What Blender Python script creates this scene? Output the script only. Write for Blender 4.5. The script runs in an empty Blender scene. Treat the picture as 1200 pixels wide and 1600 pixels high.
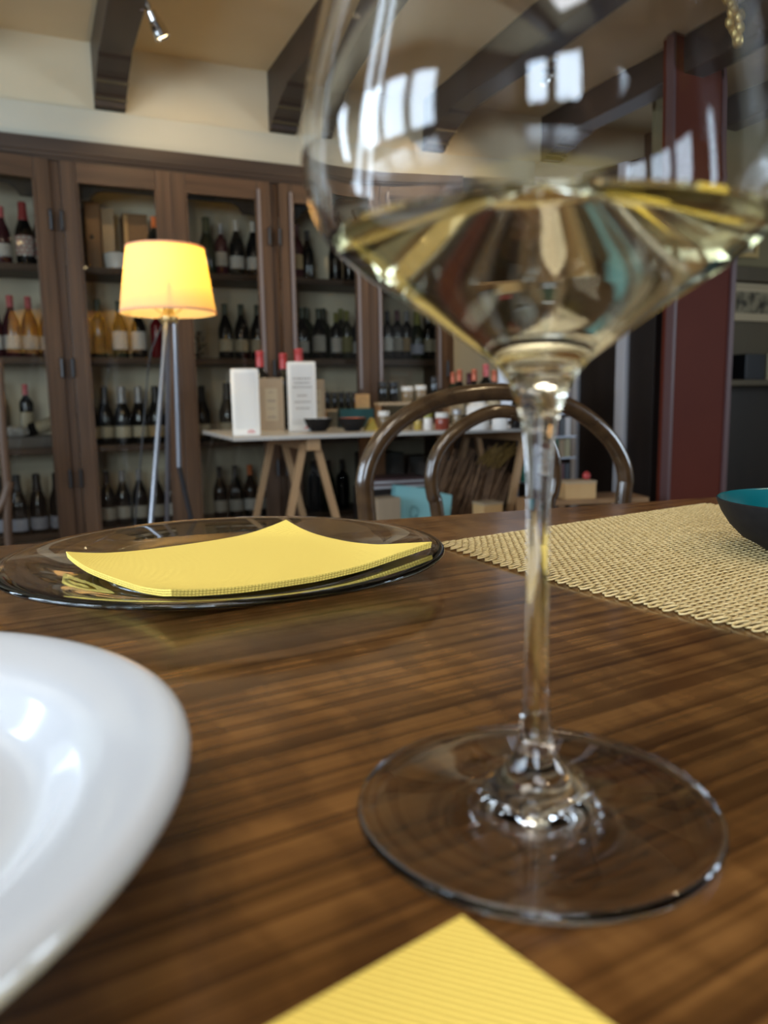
import bpy, bmesh, math, random
from mathutils import Vector, Matrix
random.seed(7)
C = bpy.context.scene.collection
D = bpy.data
PI = math.pi
# ------------------------------------------------------------------ camera, world, lights, exposure
F = 1200.0
PITCH, ROLL, YAW, ZC = math.radians(8.3), math.radians(0.95), math.radians(24.3), 0.865
FW = Vector((math.sin(YAW)*math.cos(PITCH), math.cos(YAW)*math.cos(PITCH), -math.sin(PITCH)))
R0 = Vector((math.cos(YAW), -math.sin(YAW), 0)); U0 = R0.cross(FW)
RT = R0*math.cos(ROLL) - U0*math.sin(ROLL); UP = R0*math.sin(ROLL) + U0*math.cos(ROLL)
EYE = Vector((0, 0, ZC))
def ray(px, py): return RT*((px-600)/F) + UP*((800-py)/F) + FW
def onz(px, py, z): d = ray(px, py); return EYE + d*((z-ZC)/d.z)      # world point of a photo pixel on a level plane
def ony(px, py, y): d = ray(px, py); return EYE + d*(y/d.y)            # ... on a plane parallel to the cabinet wall
cam = D.cameras.new('camera'); co = D.objects.new('camera', cam); C.objects.link(co)
m3 = Matrix((RT, UP, -FW)).transposed(); co.matrix_world = Matrix.Translation(EYE) @ m3.to_4x4()
cam.sensor_width = 36; cam.lens = 27; cam.clip_start = 0.005
cam.dof.use_dof = True; cam.dof.focus_distance = 0.42; cam.dof.aperture_fstop = 27/2.4
bpy.context.scene.camera = co
sc = bpy.context.scene
vs = sc.view_settings; vs.view_transform = 'Standard'; vs.look = 'None'; vs.gamma = 1; vs.use_curve_mapping = False; vs.exposure = 0.0
try:
    sc.cycles.max_bounces = 14; sc.cycles.transmission_bounces = 14; sc.cycles.transparent_max_bounces = 24
    sc.cycles.glossy_bounces = 5; sc.cycles.diffuse_bounces = 4; sc.cycles.sample_clamp_indirect = 6.0
except Exception: pass
w = D.worlds.new('world'); sc.world = w; w.use_nodes = True
w.node_tree.nodes['Background'].inputs[0].default_value = (0.75, 0.85, 1, 1); w.node_tree.nodes['Background'].inputs[1].default_value = 0.6
def area(name, loc, aim, sx, sy, power, col):
    l = D.lights.new(name, 'AREA'); l.shape = 'RECTANGLE'; l.size = sx; l.size_y = sy; l.energy = power; l.color = col
    o = D.objects.new(name, l); C.objects.link(o); o.location = loc
    o.rotation_euler = (Vector(aim)-Vector(loc)).to_track_quat('-Z', 'Y').to_euler(); return o
COOL = (0.69, 0.84, 1.0); WARM = (1.0, 0.75, 0.44)
WINS = [(-2.35, -1.75), (-1.55, -0.95)]                     # daylight openings in the wall behind the camera
for a, b in WINS:
    area('window_daylight', ((a+b)/2, -2.56, 1.55), ((a+b)/2, 0, 1.45), b-a-.06, 1.25, 36, COOL)
for yy in (-.05, .62, 1.29):
    area('side_window_and_fill', (-2.55, yy, 1.5), (0, yy, 1.45), .5, 1.25, 30, COOL)
for yy in (-1.75, -.85):
    area('east_window_daylight', (5.95, yy, 1.5), (0, .5, 1.2), .7, 1.3, 60, COOL)
area('side_window_and_fill', (-2.55, 2.55, 1.5), (0.6, 4.2, 1.1), .9, 1.25, 60, COOL)  # extra fill added to brighten the cabinet front, no known window here
area('added_overhead_fill', (-0.45, -1.5, 2.60), (-0.45, -1.5, 0), 1.1, 0.7, 24, (.92, .95, 1.0))  # added overhead fill behind the camera for brighter glass rims, no known rooflight
area('added_overhead_fill', (-0.55, -0.1, 2.60), (-0.55, -0.1, 0), 1.1, 0.8, 24, (1.0, .90, .76))  # added soft overhead fill for the table, no known opening in the ceiling

# ------------------------------------------------------------------ materials
def mat(name, col, rough=.5, metal=0, spec=.5, coat=0, trans=0, ior=1.5, emit=None, es=0):
    m = D.materials.new(name); m.use_nodes = True; b = m.node_tree.nodes['Principled BSDF']; i = b.inputs
    i['Base Color'].default_value = (*col, 1); i['Roughness'].default_value = rough; i['Metallic'].default_value = metal
    i['Specular IOR Level'].default_value = spec; i['Coat Weight'].default_value = coat; i['Coat Roughness'].default_value = .08
    i['Transmission Weight'].default_value = trans; i['IOR'].default_value = ior
    if emit: i['Emission Color'].default_value = (*emit, 1); i['Emission Strength'].default_value = es
    return m
def nodes(m): return m.node_tree.nodes, m.node_tree.links, m.node_tree.nodes['Principled BSDF']
def ramp(n, stops):
    r = n.new('ShaderNodeValToRGB'); e = r.color_ramp.elements
    while len(e) < len(stops): e.new(.5)
    for k, (p, c) in enumerate(stops): e[k].position = p; e[k].color = (*c, 1)
    return r
def mottled(name, c1, c2, scale=(3, 3, 3), rough=.6, bump=0, detail=6, lo=.3, hi=.7, **k):
    m = mat(name, c1, rough, **k); n, l, b = nodes(m)
    tc = n.new('ShaderNodeTexCoord'); mp = n.new('ShaderNodeMapping'); mp.inputs['Scale'].default_value = scale
    nz = n.new('ShaderNodeTexNoise'); nz.inputs['Detail'].default_value = detail; nz.inputs['Scale'].default_value = 1
    r = ramp(n, [(lo, c1), (hi, c2)])
    l.new(tc.outputs['Object'], mp.inputs[0]); l.new(mp.outputs[0], nz.inputs[0]); l.new(nz.outputs[0], r.inputs[0]); l.new(r.outputs[0], b.inputs['Base Color'])
    if bump:
        bp = n.new('ShaderNodeBump'); bp.inputs['Strength'].default_value = bump; bp.inputs['Distance'].default_value = .002
        l.new(nz.outputs[0], bp.inputs['Height']); l.new(bp.outputs[0], b.inputs['Normal'])
    return m
M = {}
M['plaster'] = mottled('plaster', (.60, .51, .34), (.66, .57, .40), (2, 2, 2), .85, .15)
M['plaster_dim_lit'] = mottled('plaster_dim_lit', (.52, .49, .38), (.56, .53, .42), (2, 2, 2), .85, .1)  # greyer than the plaster above: weaker warm light put into the colour
M['ceiling'] = mottled('ceiling_plaster', (.62, .50, .31), (.68, .56, .37), (1.5, 1.5, 1.5), .9, .1)
M['dark_unseen_wall'] = mottled('dark_unseen_wall', (.05, .032, .02), (.08, .05, .032), (9, 9, 1), .5)  # for unseen walls, made dark so that bottles and panes reflect little
M['beam'] = mottled('beam_oak', (.030, .020, .015), (.055, .036, .026), (6, 1.2, 6), .45, .3)
M['cab_v'] = mottled('walnut_upright', (.055, .031, .018), (.115, .066, .037), (26, 26, 1.6), .48, .25, spec=.35)
M['cab_h'] = mottled('walnut_rail', (.055, .031, .018), (.115, .066, .037), (1.6, 26, 26), .48, .25, spec=.35)
M['cornice'] = mottled('walnut_cornice', (.035, .021, .013), (.065, .040, .025), (1.4, 20, 20), .6, .25)
M['dark_board'] = mottled('dark_board', (.018, .016, .014), (.03, .026, .022), (4, 4, 4), .6)
M['cab_back'] = mottled('pale_back_board', (.66, .59, .44), (.76, .69, .52), (2, 2, 2), .8)
M['strip'] = mat('reflection_grey', (.24, .21, .21), .35, .4)  # window reflection on the door stiles, put into the colour
M['red'] = mottled('oxblood_paint', (.105, .017, .007), (.125, .022, .009), (2, 2, 2), .6, spec=.2)
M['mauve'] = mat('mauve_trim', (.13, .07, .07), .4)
M['pale_edge'] = mat('pale_edge', (.5, .5, .53), .35)
M['black_panel'] = mottled('black_brown_panel', (.010, .007, .006), (.018, .012, .010), (9, 9, 1), .4)
M['olive_wall'] = mottled('olive_plaster', (.20, .17, .085), (.24, .20, .10), (2, 2, 2), .8)
M['olive_board'] = mottled('olive_board', (.075, .055, .022), (.10, .07, .03), (9, 9, 1), .55)
M['floor'] = mottled('terracotta_floor', (.10, .055, .035), (.15, .08, .05), (2, 2, 2), .4)
M['glazing'] = D.materials.new('cabinet_glazing'); m = M['glazing']; m.use_nodes = True; n, l = m.node_tree.nodes, m.node_tree.links; n.remove(n['Principled BSDF'])
tr = n.new('ShaderNodeBsdfTransparent'); gl = n.new('ShaderNodeBsdfGlossy'); gl.inputs['Roughness'].default_value = 0.004
fr = n.new('ShaderNodeFresnel'); fr.inputs[0].default_value = 1.5; mx = n.new('ShaderNodeMixShader'); tr.inputs[0].default_value = (.97, .965, .935, 1)
l.new(fr.outputs[0], mx.inputs[0]); l.new(tr.outputs[0], mx.inputs[1]); l.new(gl.outputs[0], mx.inputs[2]); l.new(mx.outputs[0], n['Material Output'].inputs[0])
def refr(name, col, ior, rough=0):
    m = D.materials.new(name); m.use_nodes = True; n, l = m.node_tree.nodes, m.node_tree.links; n.remove(n['Principled BSDF'])
    g = n.new('ShaderNodeBsdfGlass'); g.inputs[0].default_value = (*col, 1); g.inputs['IOR'].default_value = ior; g.inputs['Roughness'].default_value = rough
    l.new(g.outputs[0], n['Material Output'].inputs[0]); return m
M['crystal'] = refr('crystal', (1, 1, 1), 1.52)
M['wine_side'] = refr('wine_against_glass', (.995, .985, .90), 1.338/1.5)
M['wine_top'] = refr('wine_surface', (1, .995, .95), 1.338)
M['plate_glass'] = refr('plate_glass', (.96, .985, .995), 1.5)
M['china'] = mat('white_china', (.50, .525, .565), .12, coat=.35)
# table top: walnut with long dark grain
m = M['table'] = mat('polished_table', (.2, .1, .05), .27, coat=.25); n, l, b = nodes(m)
b.inputs['Coat Roughness'].default_value = .12
tc = n.new('ShaderNodeTexCoord'); rot = n.new('ShaderNodeMapping'); rot.inputs['Rotation'].default_value = (0, 0, -math.radians(11.5)); l.new(tc.outputs['Object'], rot.inputs[0])
def stretched(sx, sy, det, dist=0):
    mp = n.new('ShaderNodeMapping'); mp.inputs['Scale'].default_value = (sx, sy, 1); nz = n.new('ShaderNodeTexNoise'); nz.inputs['Scale'].default_value = 1; nz.inputs['Detail'].default_value = det; nz.inputs['Distortion'].default_value = dist
    l.new(rot.outputs[0], mp.inputs[0]); l.new(mp.outputs[0], nz.inputs[0]); return nz
n1 = stretched(2.2, 150, 2, .6); n2 = stretched(22, 900, 3); n3 = stretched(1.2, 18, 2); n4 = stretched(75, 30, 2, .4)
mpw = n.new('ShaderNodeMapping'); mpw.inputs['Scale'].default_value = (.07, 1, 1); l.new(rot.outputs[0], mpw.inputs[0])
wv = n.new('ShaderNodeTexWave'); wv.bands_direction = 'Y'; wv.wave_profile = 'SAW'; wv.inputs['Scale'].default_value = 30; wv.inputs['Distortion'].default_value = 7; wv.inputs['Detail'].default_value = 3; wv.inputs['Detail Scale'].default_value = .35; l.new(mpw.outputs[0], wv.inputs[0])
r0 = ramp(n, [(0, (.26, .22, .20)), (.14, (.55, .5, .48)), (.45, (1, 1, 1))]); l.new(wv.outputs[1], r0.inputs[0])
r1 = ramp(n, [(.40, (.50, .46, .43)), (.53, (1, 1, 1))]); r2 = ramp(n, [(.36, (.55, .52, .5)), (.55, (1, 1, 1))]); r3 = ramp(n, [(.35, (.135, .060, .016)), (.65, (.25, .116, .033))]); r4 = ramp(n, [(.42, (.62, .58, .55)), (.58, (1, 1, 1))])
def mul(a_, b_, f):
    q = n.new('ShaderNodeMix'); q.data_type = 'RGBA'; q.blend_type = 'MULTIPLY'; q.inputs[0].default_value = f; l.new(a_, q.inputs[6]); l.new(b_, q.inputs[7]); return q.outputs[2]
for a_, b_ in ((n1, r1), (n2, r2), (n3, r3), (n4, r4)): l.new(a_.outputs[0], b_.inputs[0])
l.new(mul(mul(mul(mul(r3.outputs[0], r0.outputs[0], .75), r1.outputs[0], .8), r2.outputs[0], .6), r4.outputs[0], .75), b.inputs['Base Color'])
bp = n.new('ShaderNodeBump'); bp.inputs['Strength'].default_value = .10; bp.inputs['Distance'].default_value = .0004; l.new(n2.outputs[0], bp.inputs['Height']); l.new(bp.outputs[0], b.inputs['Normal'])
# yellow paper with diagonal embossed ribs
m = M['napkin'] = mat('yellow_paper', (.90, .68, .14), .8); n, l, b = nodes(m)
tc = n.new('ShaderNodeTexCoord'); wv = n.new('ShaderNodeTexWave'); wv.bands_direction = 'DIAGONAL'; wv.inputs['Scale'].default_value = 340; mp = n.new('ShaderNodeMapping'); mp.inputs['Scale'].default_value = (1, 1, 0)
l.new(tc.outputs['Object'], mp.inputs[0]); l.new(mp.outputs[0], wv.inputs[0]); bp = n.new('ShaderNodeBump'); bp.inputs['Strength'].default_value = .75; bp.inputs['Distance'].default_value = .0004
l.new(wv.outputs[1], bp.inputs['Height']); l.new(bp.outputs[0], b.inputs['Normal'])
M['straw'] = mottled('golden_cord', (.44, .31, .12), (.64, .49, .24), (300, 300, 300), .35)
M['straw_base'] = mat('golden_cord_back', (.30, .21, .08), .6)
M['bowl_out'] = mottled('matt_black', (.009, .0085, .009), (.014, .013, .013), (200, 200, 200), .55, spec=.2)
M['teal'] = mat('teal_glaze', (.0, .10, .125), .25)
M['copper'] = mat('copper_lining', (.75, .22, .10), .3, .6)
M['silver_in'] = mat('silver_lining', (.6, .6, .6), .3, .6)
M['bentwood'] = mottled('bentwood', (.035, .019, .009), (.075, .042, .018), (40, 40, 40), .22, coat=.7)
M['shade'] = D.materials.new('lampshade_linen'); m = M['shade']; m.use_nodes = True; n, l = m.node_tree.nodes, m.node_tree.links; n.remove(n['Principled BSDF'])
df = n.new('ShaderNodeBsdfDiffuse'); ts = n.new('ShaderNodeBsdfTranslucent'); mx = n.new('ShaderNodeMixShader'); mx.inputs[0].default_value = .45
df.inputs[0].default_value = (.85, .76, .55, 1); ts.inputs[0].default_value = (.98, .60, .06, 1); l.new(df.outputs[0], mx.inputs[1]); l.new(ts.outputs[0], mx.inputs[2]); l.new(mx.outputs[0], n['Material Output'].inputs[0])
M['steel'] = mat('brushed_steel', (.26, .27, .30), .35, .8)
M['chrome'] = mat('chrome', (.75, .73, .7), .12, 1)
M['black_metal'] = mat('black_metal', (.02, .02, .022), .4)
M['bulb'] = mat('lit_bulb', (1, .9, .7), .4, emit=(1, .78, .42), es=7)
M['brass'] = mat('aged_brass', (.5, .38, .18), .35, .8)
M['bottle_black'] = mat('black_bottle_glass', (.006, .007, .007), .07, spec=.6)
M['bottle_green'] = mat('green_bottle_glass', (.018, .026, .014), .08, spec=.6)
M['bottle_rose'] = mat('rose_bottle', (.055, .012, .018), .07, spec=.6)
M['bottle_red'] = mat('red_bottle', (.16, .008, .012), .1)
for k, c in dict(pink=(.62, .13, .14), red=(.45, .05, .05), orange=(.75, .20, .05), black=(.012, .012, .013), silver=(.35, .35, .36), white=(.75, .75, .72), green=(.05, .065, .035), copper=(.55, .15, .08), olive=(.25, .25, .04), wine=(.10, .02, .03)).items():
    M['cap_'+k] = mat('capsule_'+k, c, .35, .3 if k in ('silver', 'copper') else 0)
def paper(name, c, line, rows=5):
    m = mat(name, c, .6); n, l, b = nodes(m); tc = n.new('ShaderNodeTexCoord'); sp = n.new('ShaderNodeSeparateXYZ')
    br = n.new('ShaderNodeTexBrick'); br.inputs['Color1'].default_value = (*c, 1); br.inputs['Color2'].default_value = (*[v*.93 for v in c], 1); br.inputs['Mortar'].default_value = (*line, 1)
    br.inputs['Scale'].default_value = 1; br.inputs['Brick Width'].default_value = .03; br.inputs['Row Height'].default_value = .018; br.inputs['Mortar Size'].default_value = .0013
    mp = n.new('ShaderNodeMapping'); mp.inputs['Rotation'].default_value = (-PI/2, 0, 0)
    l.new(tc.outputs['Object'], mp.inputs[0]); l.new(mp.outputs[0], br.inputs[0]); l.new(br.outputs[0], b.inputs['Base Color']); return m
M['lab_white'] = paper('white_label', (.68, .68, .64), (.42, .41, .38)); M['lab_cream'] = paper('cream_label', (.55, .49, .35), (.33, .28, .18))
M['lab_grey'] = paper('grey_label', (.38, .36, .31), (.26, .24, .2)); M['lab_blue'] = paper('pale_blue_label', (.42, .45, .55), (.3, .32, .4))
M['lab_tan'] = paper('tan_label', (.50, .35, .17), (.3, .2, .1)); M['lab_olive'] = paper('olive_label', (.28, .26, .10), (.16, .15, .06))
m = M['lab_redprint'] = paper('red_printed_label', (.80, .76, .70), (.5, .05, .04)); br = m.node_tree.nodes['Brick Texture']; br.inputs['Brick Width'].default_value = .024; br.inputs['Row Height'].default_value = .020; br.inputs['Mortar Size'].default_value = .0016
M['kraft'] = mottled('kraft_board', (.30, .23, .15), (.34, .26, .17), (60, 60, 4), .8)
M['kraft_label'] = mat('kraft_label', (.40, .33, .22), .7); M['print'] = mat('grey_print', (.22, .19, .16), .7); M['print_red'] = mat('red_print', (.6, .06, .05), .7)
M['white_card'] = mat('white_card', (.88, .87, .82), .5); M['card_panel'] = mat('card_panel', (.74, .74, .71), .5)
M['melamine'] = mat('pale_table_top', (.50, .48, .44), .3); M['trestle'] = mottled('pine_trestle', (.33, .19, .09), (.44, .27, .13), (12, 12, 2), .55)
M['crate_wood'] = mottled('crate_wood', (.22, .12, .055), (.32, .18, .08), (12, 12, 2), .6); M['crate_pale'] = mottled('pale_crate_wood', (.40, .30, .19), (.48, .37, .24), (12, 12, 2), .6)
M['pine'] = mottled('light_pine', (.55, .33, .14), (.62, .40, .18), (10, 10, 10), .5); M['twig'] = mottled('vine_twigs', (.11, .055, .025), (.24, .13, .06), (30, 30, 30), .7)
M['straw_dark'] = mottled('dry_straw', (.16, .09, .02), (.28, .17, .04), (60, 60, 60), .7)
M['aqua'] = mottled('aqua_paper_bag', (.18, .42, .44), (.22, .47, .49), (6, 6, 6), .6); M['green_card'] = mat('green_card', (.02, .12, .08), .5); M['darkteal'] = mat('dark_teal', (.01, .07, .08), .4)
M['ceramic'] = mat('white_ceramic', (.78, .77, .74), .3); M['jar_glass'] = mat('jar_contents', (.22, .16, .09), .15); M['jar_red'] = mat('jar_red', (.25, .05, .03), .15); M['jar_yellow'] = mat('jar_yellow', (.45, .33, .07), .15)
M['foil'] = mottled('crumpled_foil', (.3, .3, .29), (.5, .5, .48), (60, 60, 60), .4, .6); M['grey_wood'] = mottled('grey_wood', (.12, .11, .10), (.17, .155, .14), (3, 20, 20), .6)
M['greenery'] = mottled('dry_greenery', (.03, .035, .018), (.07, .07, .03), (60, 60, 60), .8); M['gilt'] = mat('gilt_frame', (.55, .40, .17), .35, .5)
M['cream_frame'] = mat('cream_frame', (.50, .40, .24), .5); M['navy'] = mat('navy_box', (.006, .008, .014), .4); M['gold_tin'] = mat('olive_tin', (.30, .26, .13), .4); M['gold_leaf'] = mat('gold_leaf', (.75, .55, .2), .35, .6)
M['photo'] = mottled('old_photograph', (.03, .025, .015), (.28, .24, .15), (14, 14, 14), .3, lo=.42, hi=.58)
M['pages'] = mat('white_pages', (.62, .6, .6), .6)

# ------------------------------------------------------------------ helpers
def tag(o, label=None, cat=None, group=None, kind=None):
    if label: o['label'] = label
    if cat: o['category'] = cat
    if group: o['group'] = group
    if kind: o['kind'] = kind
    return o
def link(name, me, parent=None, loc=None, rz=0):
    o = D.objects.new(name, me); C.objects.link(o)
    if parent is not None: o.parent = parent
    if loc is not None: o.location = loc
    if rz: o.rotation_euler.z = rz
    return o
def empty(name, loc, rz, label, cat, group=None):
    return tag(link(name, None, None, loc, rz), label, cat, group)
class MB:
    def __init__(s): s.v = []; s.f = []; s.mi = []
    def add(s, v, f, mi=0):
        k = len(s.v); s.v += [tuple(p) for p in v]; s.f += [tuple(i+k for i in q) for q in f]; s.mi += [mi]*len(f); return s
    def box(s, x0, x1, y0, y1, z0, z1, T=None, bev=0):
        if bev:
            bm = bmesh.new(); bmesh.ops.create_cube(bm, size=1)
            for q in bm.verts: q.co = ((x0+x1)/2+q.co.x*(x1-x0), (y0+y1)/2+q.co.y*(y1-y0), (z0+z1)/2+q.co.z*(z1-z0))
            bmesh.ops.bevel(bm, geom=bm.edges[:], offset=bev, segments=2, profile=.6, affect='EDGES'); bm.verts.index_update()
            v = [q.co.copy() for q in bm.verts]; f = [[q.index for q in g.verts] for g in bm.faces]; bm.free()
        else:
            v = [Vector((x, y, z)) for z in (z0, z1) for y in (y0, y1) for x in (x0, x1)]
            f = [(0, 2, 3, 1), (4, 5, 7, 6), (0, 1, 5, 4), (2, 6, 7, 3), (0, 4, 6, 2), (1, 3, 7, 5)]
        if T: v = [T @ p for p in v]
        return s.add(v, f)
    def lathe(s, prof, seg=24, c=(0, 0, 0), T=None, mi=0, a0=0, a1=2*PI):
        full = abs(a1-a0-2*PI) < 1e-6; n = seg if full else seg+1; v = []
        for r, z in prof:
            for k in range(n):
                a = a0+(a1-a0)*k/seg; v.append(Vector((c[0]+r*math.cos(a), c[1]+r*math.sin(a), c[2]+z)))
        f = []
        for i in range(len(prof)-1):
            for k in range(seg):
                k2 = (k+1) % n; q = [i*n+k, i*n+k2, (i+1)*n+k2, (i+1)*n+k]
                if prof[i][0] < 1e-7: q = [q[0], q[2], q[3]]
                elif prof[i+1][0] < 1e-7: q = [q[0], q[1], q[2]]
                f.append(q)
        if T: v = [T @ p for p in v]
        return s.add(v, f, mi)
    def tube(s, pts, r, seg=8, r2=None, closed=False):
        pts = [Vector(p) for p in pts]; n = len(pts); v = []; f = []; prev = None
        for i, p in enumerate(pts):
            if closed: t = pts[(i+1) % n]-pts[i-1]
            else: t = pts[min(i+1, n-1)]-pts[max(i-1, 0)]
            t.normalize()
            if prev is None: u = t.orthogonal().normalized()
            else: u = (prev-t*prev.dot(t)).normalized()
            prev = u; w_ = t.cross(u); rr = r if r2 is None else r+(r2-r)*i/(n-1)
            for k in range(seg): a = 2*PI*k/seg; v.append(p+u*rr*math.cos(a)+w_*rr*math.sin(a))
        for i in range(n if closed else n-1):
            j = (i+1) % n
            for k in range(seg): f.append((i*seg+k, i*seg+(k+1) % seg, j*seg+(k+1) % seg, j*seg+k))
        if not closed: f.append(tuple(range(seg-1, -1, -1))); f.append(tuple((n-1)*seg+k for k in range(seg)))
        return s.add(v, f)
    def prism(s, poly, d0, d1, axis='y'):
        n = len(poly); mk = {'y': lambda a, b, d: (a, d, b), 'z': lambda a, b, d: (a, b, d), 'x': lambda a, b, d: (d, a, b)}[axis]
        v = [mk(a, b, d0) for a, b in poly]+[mk(a, b, d1) for a, b in poly]
        f = [tuple(range(n)), tuple(range(2*n-1, n-1, -1))]+[(k, k+n, (k+1) % n+n, (k+1) % n) for k in range(n)]
        return s.add(v, f)
    def mesh(s, name, mats, smooth=None):
        me = D.meshes.new(name); me.from_pydata(s.v, [], s.f)
        for x in (mats if isinstance(mats, (list, tuple)) else [mats]): me.materials.append(x)
        if any(s.mi): me.polygons.foreach_set('material_index', s.mi)
        bm = bmesh.new(); bm.from_mesh(me); bmesh.ops.recalc_face_normals(bm, faces=bm.faces); bm.to_mesh(me); bm.free()
        if smooth is not None:
            me.polygons.foreach_set('use_smooth', [True]*len(me.polygons))
            try: me.set_sharp_from_angle(angle=math.radians(smooth))
            except Exception: pass
        me.update(); return me
    def build(s, name, mats, parent=None, loc=None, rz=0, smooth=None): return link(name, s.mesh(name, mats, smooth), parent, loc, rz)
def struct(o): o['kind'] = 'structure'; return o
def smoothpath(pts, k=6):
    P = [Vector(p) for p in pts]; out = []
    for i in range(len(P)-1):
        a, b, c, d = P[max(i-1, 0)], P[i], P[i+1], P[min(i+2, len(P)-1)]
        for j in range(k):
            t = j/k; out.append(.5*((2*b)+(c-a)*t+(2*a-5*b+4*c-d)*t*t+(3*b-a-3*c+d)*t**3))
    out.append(P[-1]); return out

# ------------------------------------------------------------------ the room
ZT = 0.77; CEIL = 2.61; YW = 4.25; XR = 6.0
struct(MB().box(-2.6, XR, -2.6, 4.7, -.05, 0).build('floor', M['floor']))
struct(MB().box(-2.6, XR, -2.6, 4.7, CEIL, CEIL+.08).build('ceiling', M['ceiling']))
struct(MB().box(-2.6, XR, YW, YW+.45, 2.29, CEIL).build('wall_north', M['plaster']))
struct(MB().box(-2.6, 2.98, YW-.03, YW+.45, 2.125, 2.29).build('trim_1', M['plaster_dim_lit']))
struct(MB().box(-2.6, 2.98, 4.62, 4.7, 0, 2.125).build('wall_north_recess', M['plaster_dim_lit']))
struct(MB().box(-2.7, -2.6, -2.6, 4.7, 0, CEIL).build('wall_west', M['dark_unseen_wall']))
struct(MB().box(XR, XR+.1, -2.6, 4.7, 0, CEIL).build('wall_east', M['plaster']))
sb = MB(); xs = [-2.6]+[v for a in WINS for v in a]+[XR]
for i in range(0, len(xs), 2): sb.box(xs[i], xs[i+1], -2.7, -2.6, 0, CEIL)
for a, b in WINS: sb.box(a, b, -2.7, -2.6, 0, .87); sb.box(a, b, -2.7, -2.6, 2.23, CEIL)
struct(sb.build('wall_south', M['dark_unseen_wall']))
for k, (a, b) in enumerate(WINS):
    wf = MB(); mid = (a+b)/2
    for x in (a+.02, mid, b-.02): wf.box(x-.025, x+.025, -2.64, -2.58, .87, 2.23)
    for z in (.89, 1.55, 2.21): wf.box(a, b, -2.635, -2.585, z-.02, z+.02)
    struct(wf.build('window_%d' % (k+1), M['cab_v']))
# ceiling beams with stepped corbels at the wall
def beam(x0):
    x1 = x0+.145; zb = 2.435
    b = struct(link('ceiling_beam', MB().box(x0, x1, -2.6, YW, zb, CEIL, bev=.006).mesh('ceiling_beam', M['beam'])))
    poly = [(YW, zb+.005), (YW-.36, zb+.005), (YW-.33, zb-.012), (YW-.24, zb-.03), (YW-.19, zb-.045), (YW-.175, zb-.06), (YW-.165, zb-.06), (YW-.13, zb-.07), (YW-.085, zb-.085), (YW-.07, zb-.1), (YW-.055, zb-.1), (YW-.045, zb-.125), (YW, zb-.13)]
    MB().prism(poly, x0, x1, 'x').build('corbel', M['beam'], b)
    for yy, zz in ((YW-.178, zb-.057), (YW-.075, zb-.098)):
        MB().box(x0-.003, x1+.003, yy-.006, yy+.006, zz-.006, zz+.002).build('corbel_fillet', M['olive_board'], b)
for k in range(-2, 6): beam(.39+.885*k)
# red pillar, folding panels behind it and the alcove beside it
struct(MB().box(2.985, 3.345, 3.0, 3.09, 0, CEIL).build('pillar', M['red']))
struct(MB().box(3.345, 3.375, 2.985, 3.1, 0, CEIL, bev=.004).build('trim_2', M['mauve']))
struct(MB().box(2.965, 2.985, 2.995, 3.05, 0, CEIL, bev=.004).build('pillar_lit_edge', M['mauve']))  # stands for the pillar's lit left edge, the light put into its colour
fp = empty('folding_partition', (2.985, 3.12, 0), 0, 'dark folding partition with pale edge strips between red pillar and wine cabinet', 'partition')
for y0, y1 in ((.0, .19), (.28, .60), (.66, .80), (.86, 1.08)):
    MB().box(-.02, .03, y0, y1, 0, 2.05, bev=.004).build('panel', M['black_panel'], fp)
for y0, y1 in ((.195, .275), (.605, .65), (.81, .85)):
    MB().box(-.04, .03, y0, y1, 0, 2.05, bev=.01).build('edge_strip', M['pale_edge'], fp)
struct(MB().box(3.345, XR, YW-.75+.02, YW-.70, 1.60, CEIL).build('wall_alcove', M['olive_wall']))
struct(MB().box(3.345, XR, YW-.75, YW-.72, 1.55, 1.64, bev=.006).build('trim_4', M['olive_board']))
struct(MB().box(3.345, XR, YW-.70, YW-.66, 0, 1.6).build('wall_alcove_panelling', M['olive_board']))
struct(MB().box(3.345, XR, YW-.72, YW-.70, 0, .93).build('wall_alcove_wainscot', M['black_panel']))
sh = MB().box(3.375, 5.2, 3.36, 3.55, .915, .95, bev=.004).build('alcove_shelf', M['olive_board']); tag(sh, 'dark wooden shelf in the alcove beside the red pillar', 'shelf')
def frame(name, x0, x1, z0, z1, y, fw, fm, inner, label):
    e = empty(name, ((x0+x1)/2, y, z0), 0, label, 'picture'); hx = (x1-x0)/2; h = z1-z0
    b = MB()
    for a in ((-hx, hx, 0, fw), (-hx, hx, h-fw, h), (-hx, -hx+fw, fw, h-fw), (hx-fw, hx, fw, h-fw)): b.box(a[0], a[1], -.02, .0, a[2], a[3])
    b.build('frame', fm, e); MB().box(-hx+fw, hx-fw, -.008, -.001, fw, h-fw).build('mount', M['cream_frame'], e)
    q = .03; MB().box(-hx+fw+q, hx-fw-q, -.011, -.0085, fw+q, h-fw-q).build('print', inner, e)
frame('framed_photograph', 3.955, 4.50, 1.315, 1.54, 3.545, .018, M['cream_frame'], M['photo'], 'dim old group photograph in a cream frame beside the red pillar')
frame('gilt_picture', 3.80, 4.13, 1.69, 1.95, 3.515, .028, M['gilt'], M['gold_leaf'], 'small gilt framed picture on the olive wall above the alcove')
tag(MB().box(-.085, .085, -.06, .06, 0, .155, bev=.004).build('navy_box', M['navy'], None, (4.04, 3.46, .95)), 'black cardboard box on the alcove shelf against the pillar', 'box')
tn = empty('olive_tin', (4.26, 3.46, .95), 0, 'olive tin with gold medallion on the alcove shelf', 'tin')
MB().box(-.12, .12, -.06, .06, .012, .16, bev=.006).build('body', M['gold_tin'], tn); MB().box(-.122, .122, -.062, .062, 0, .014).build('base', M['crate_pale'], tn)
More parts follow.
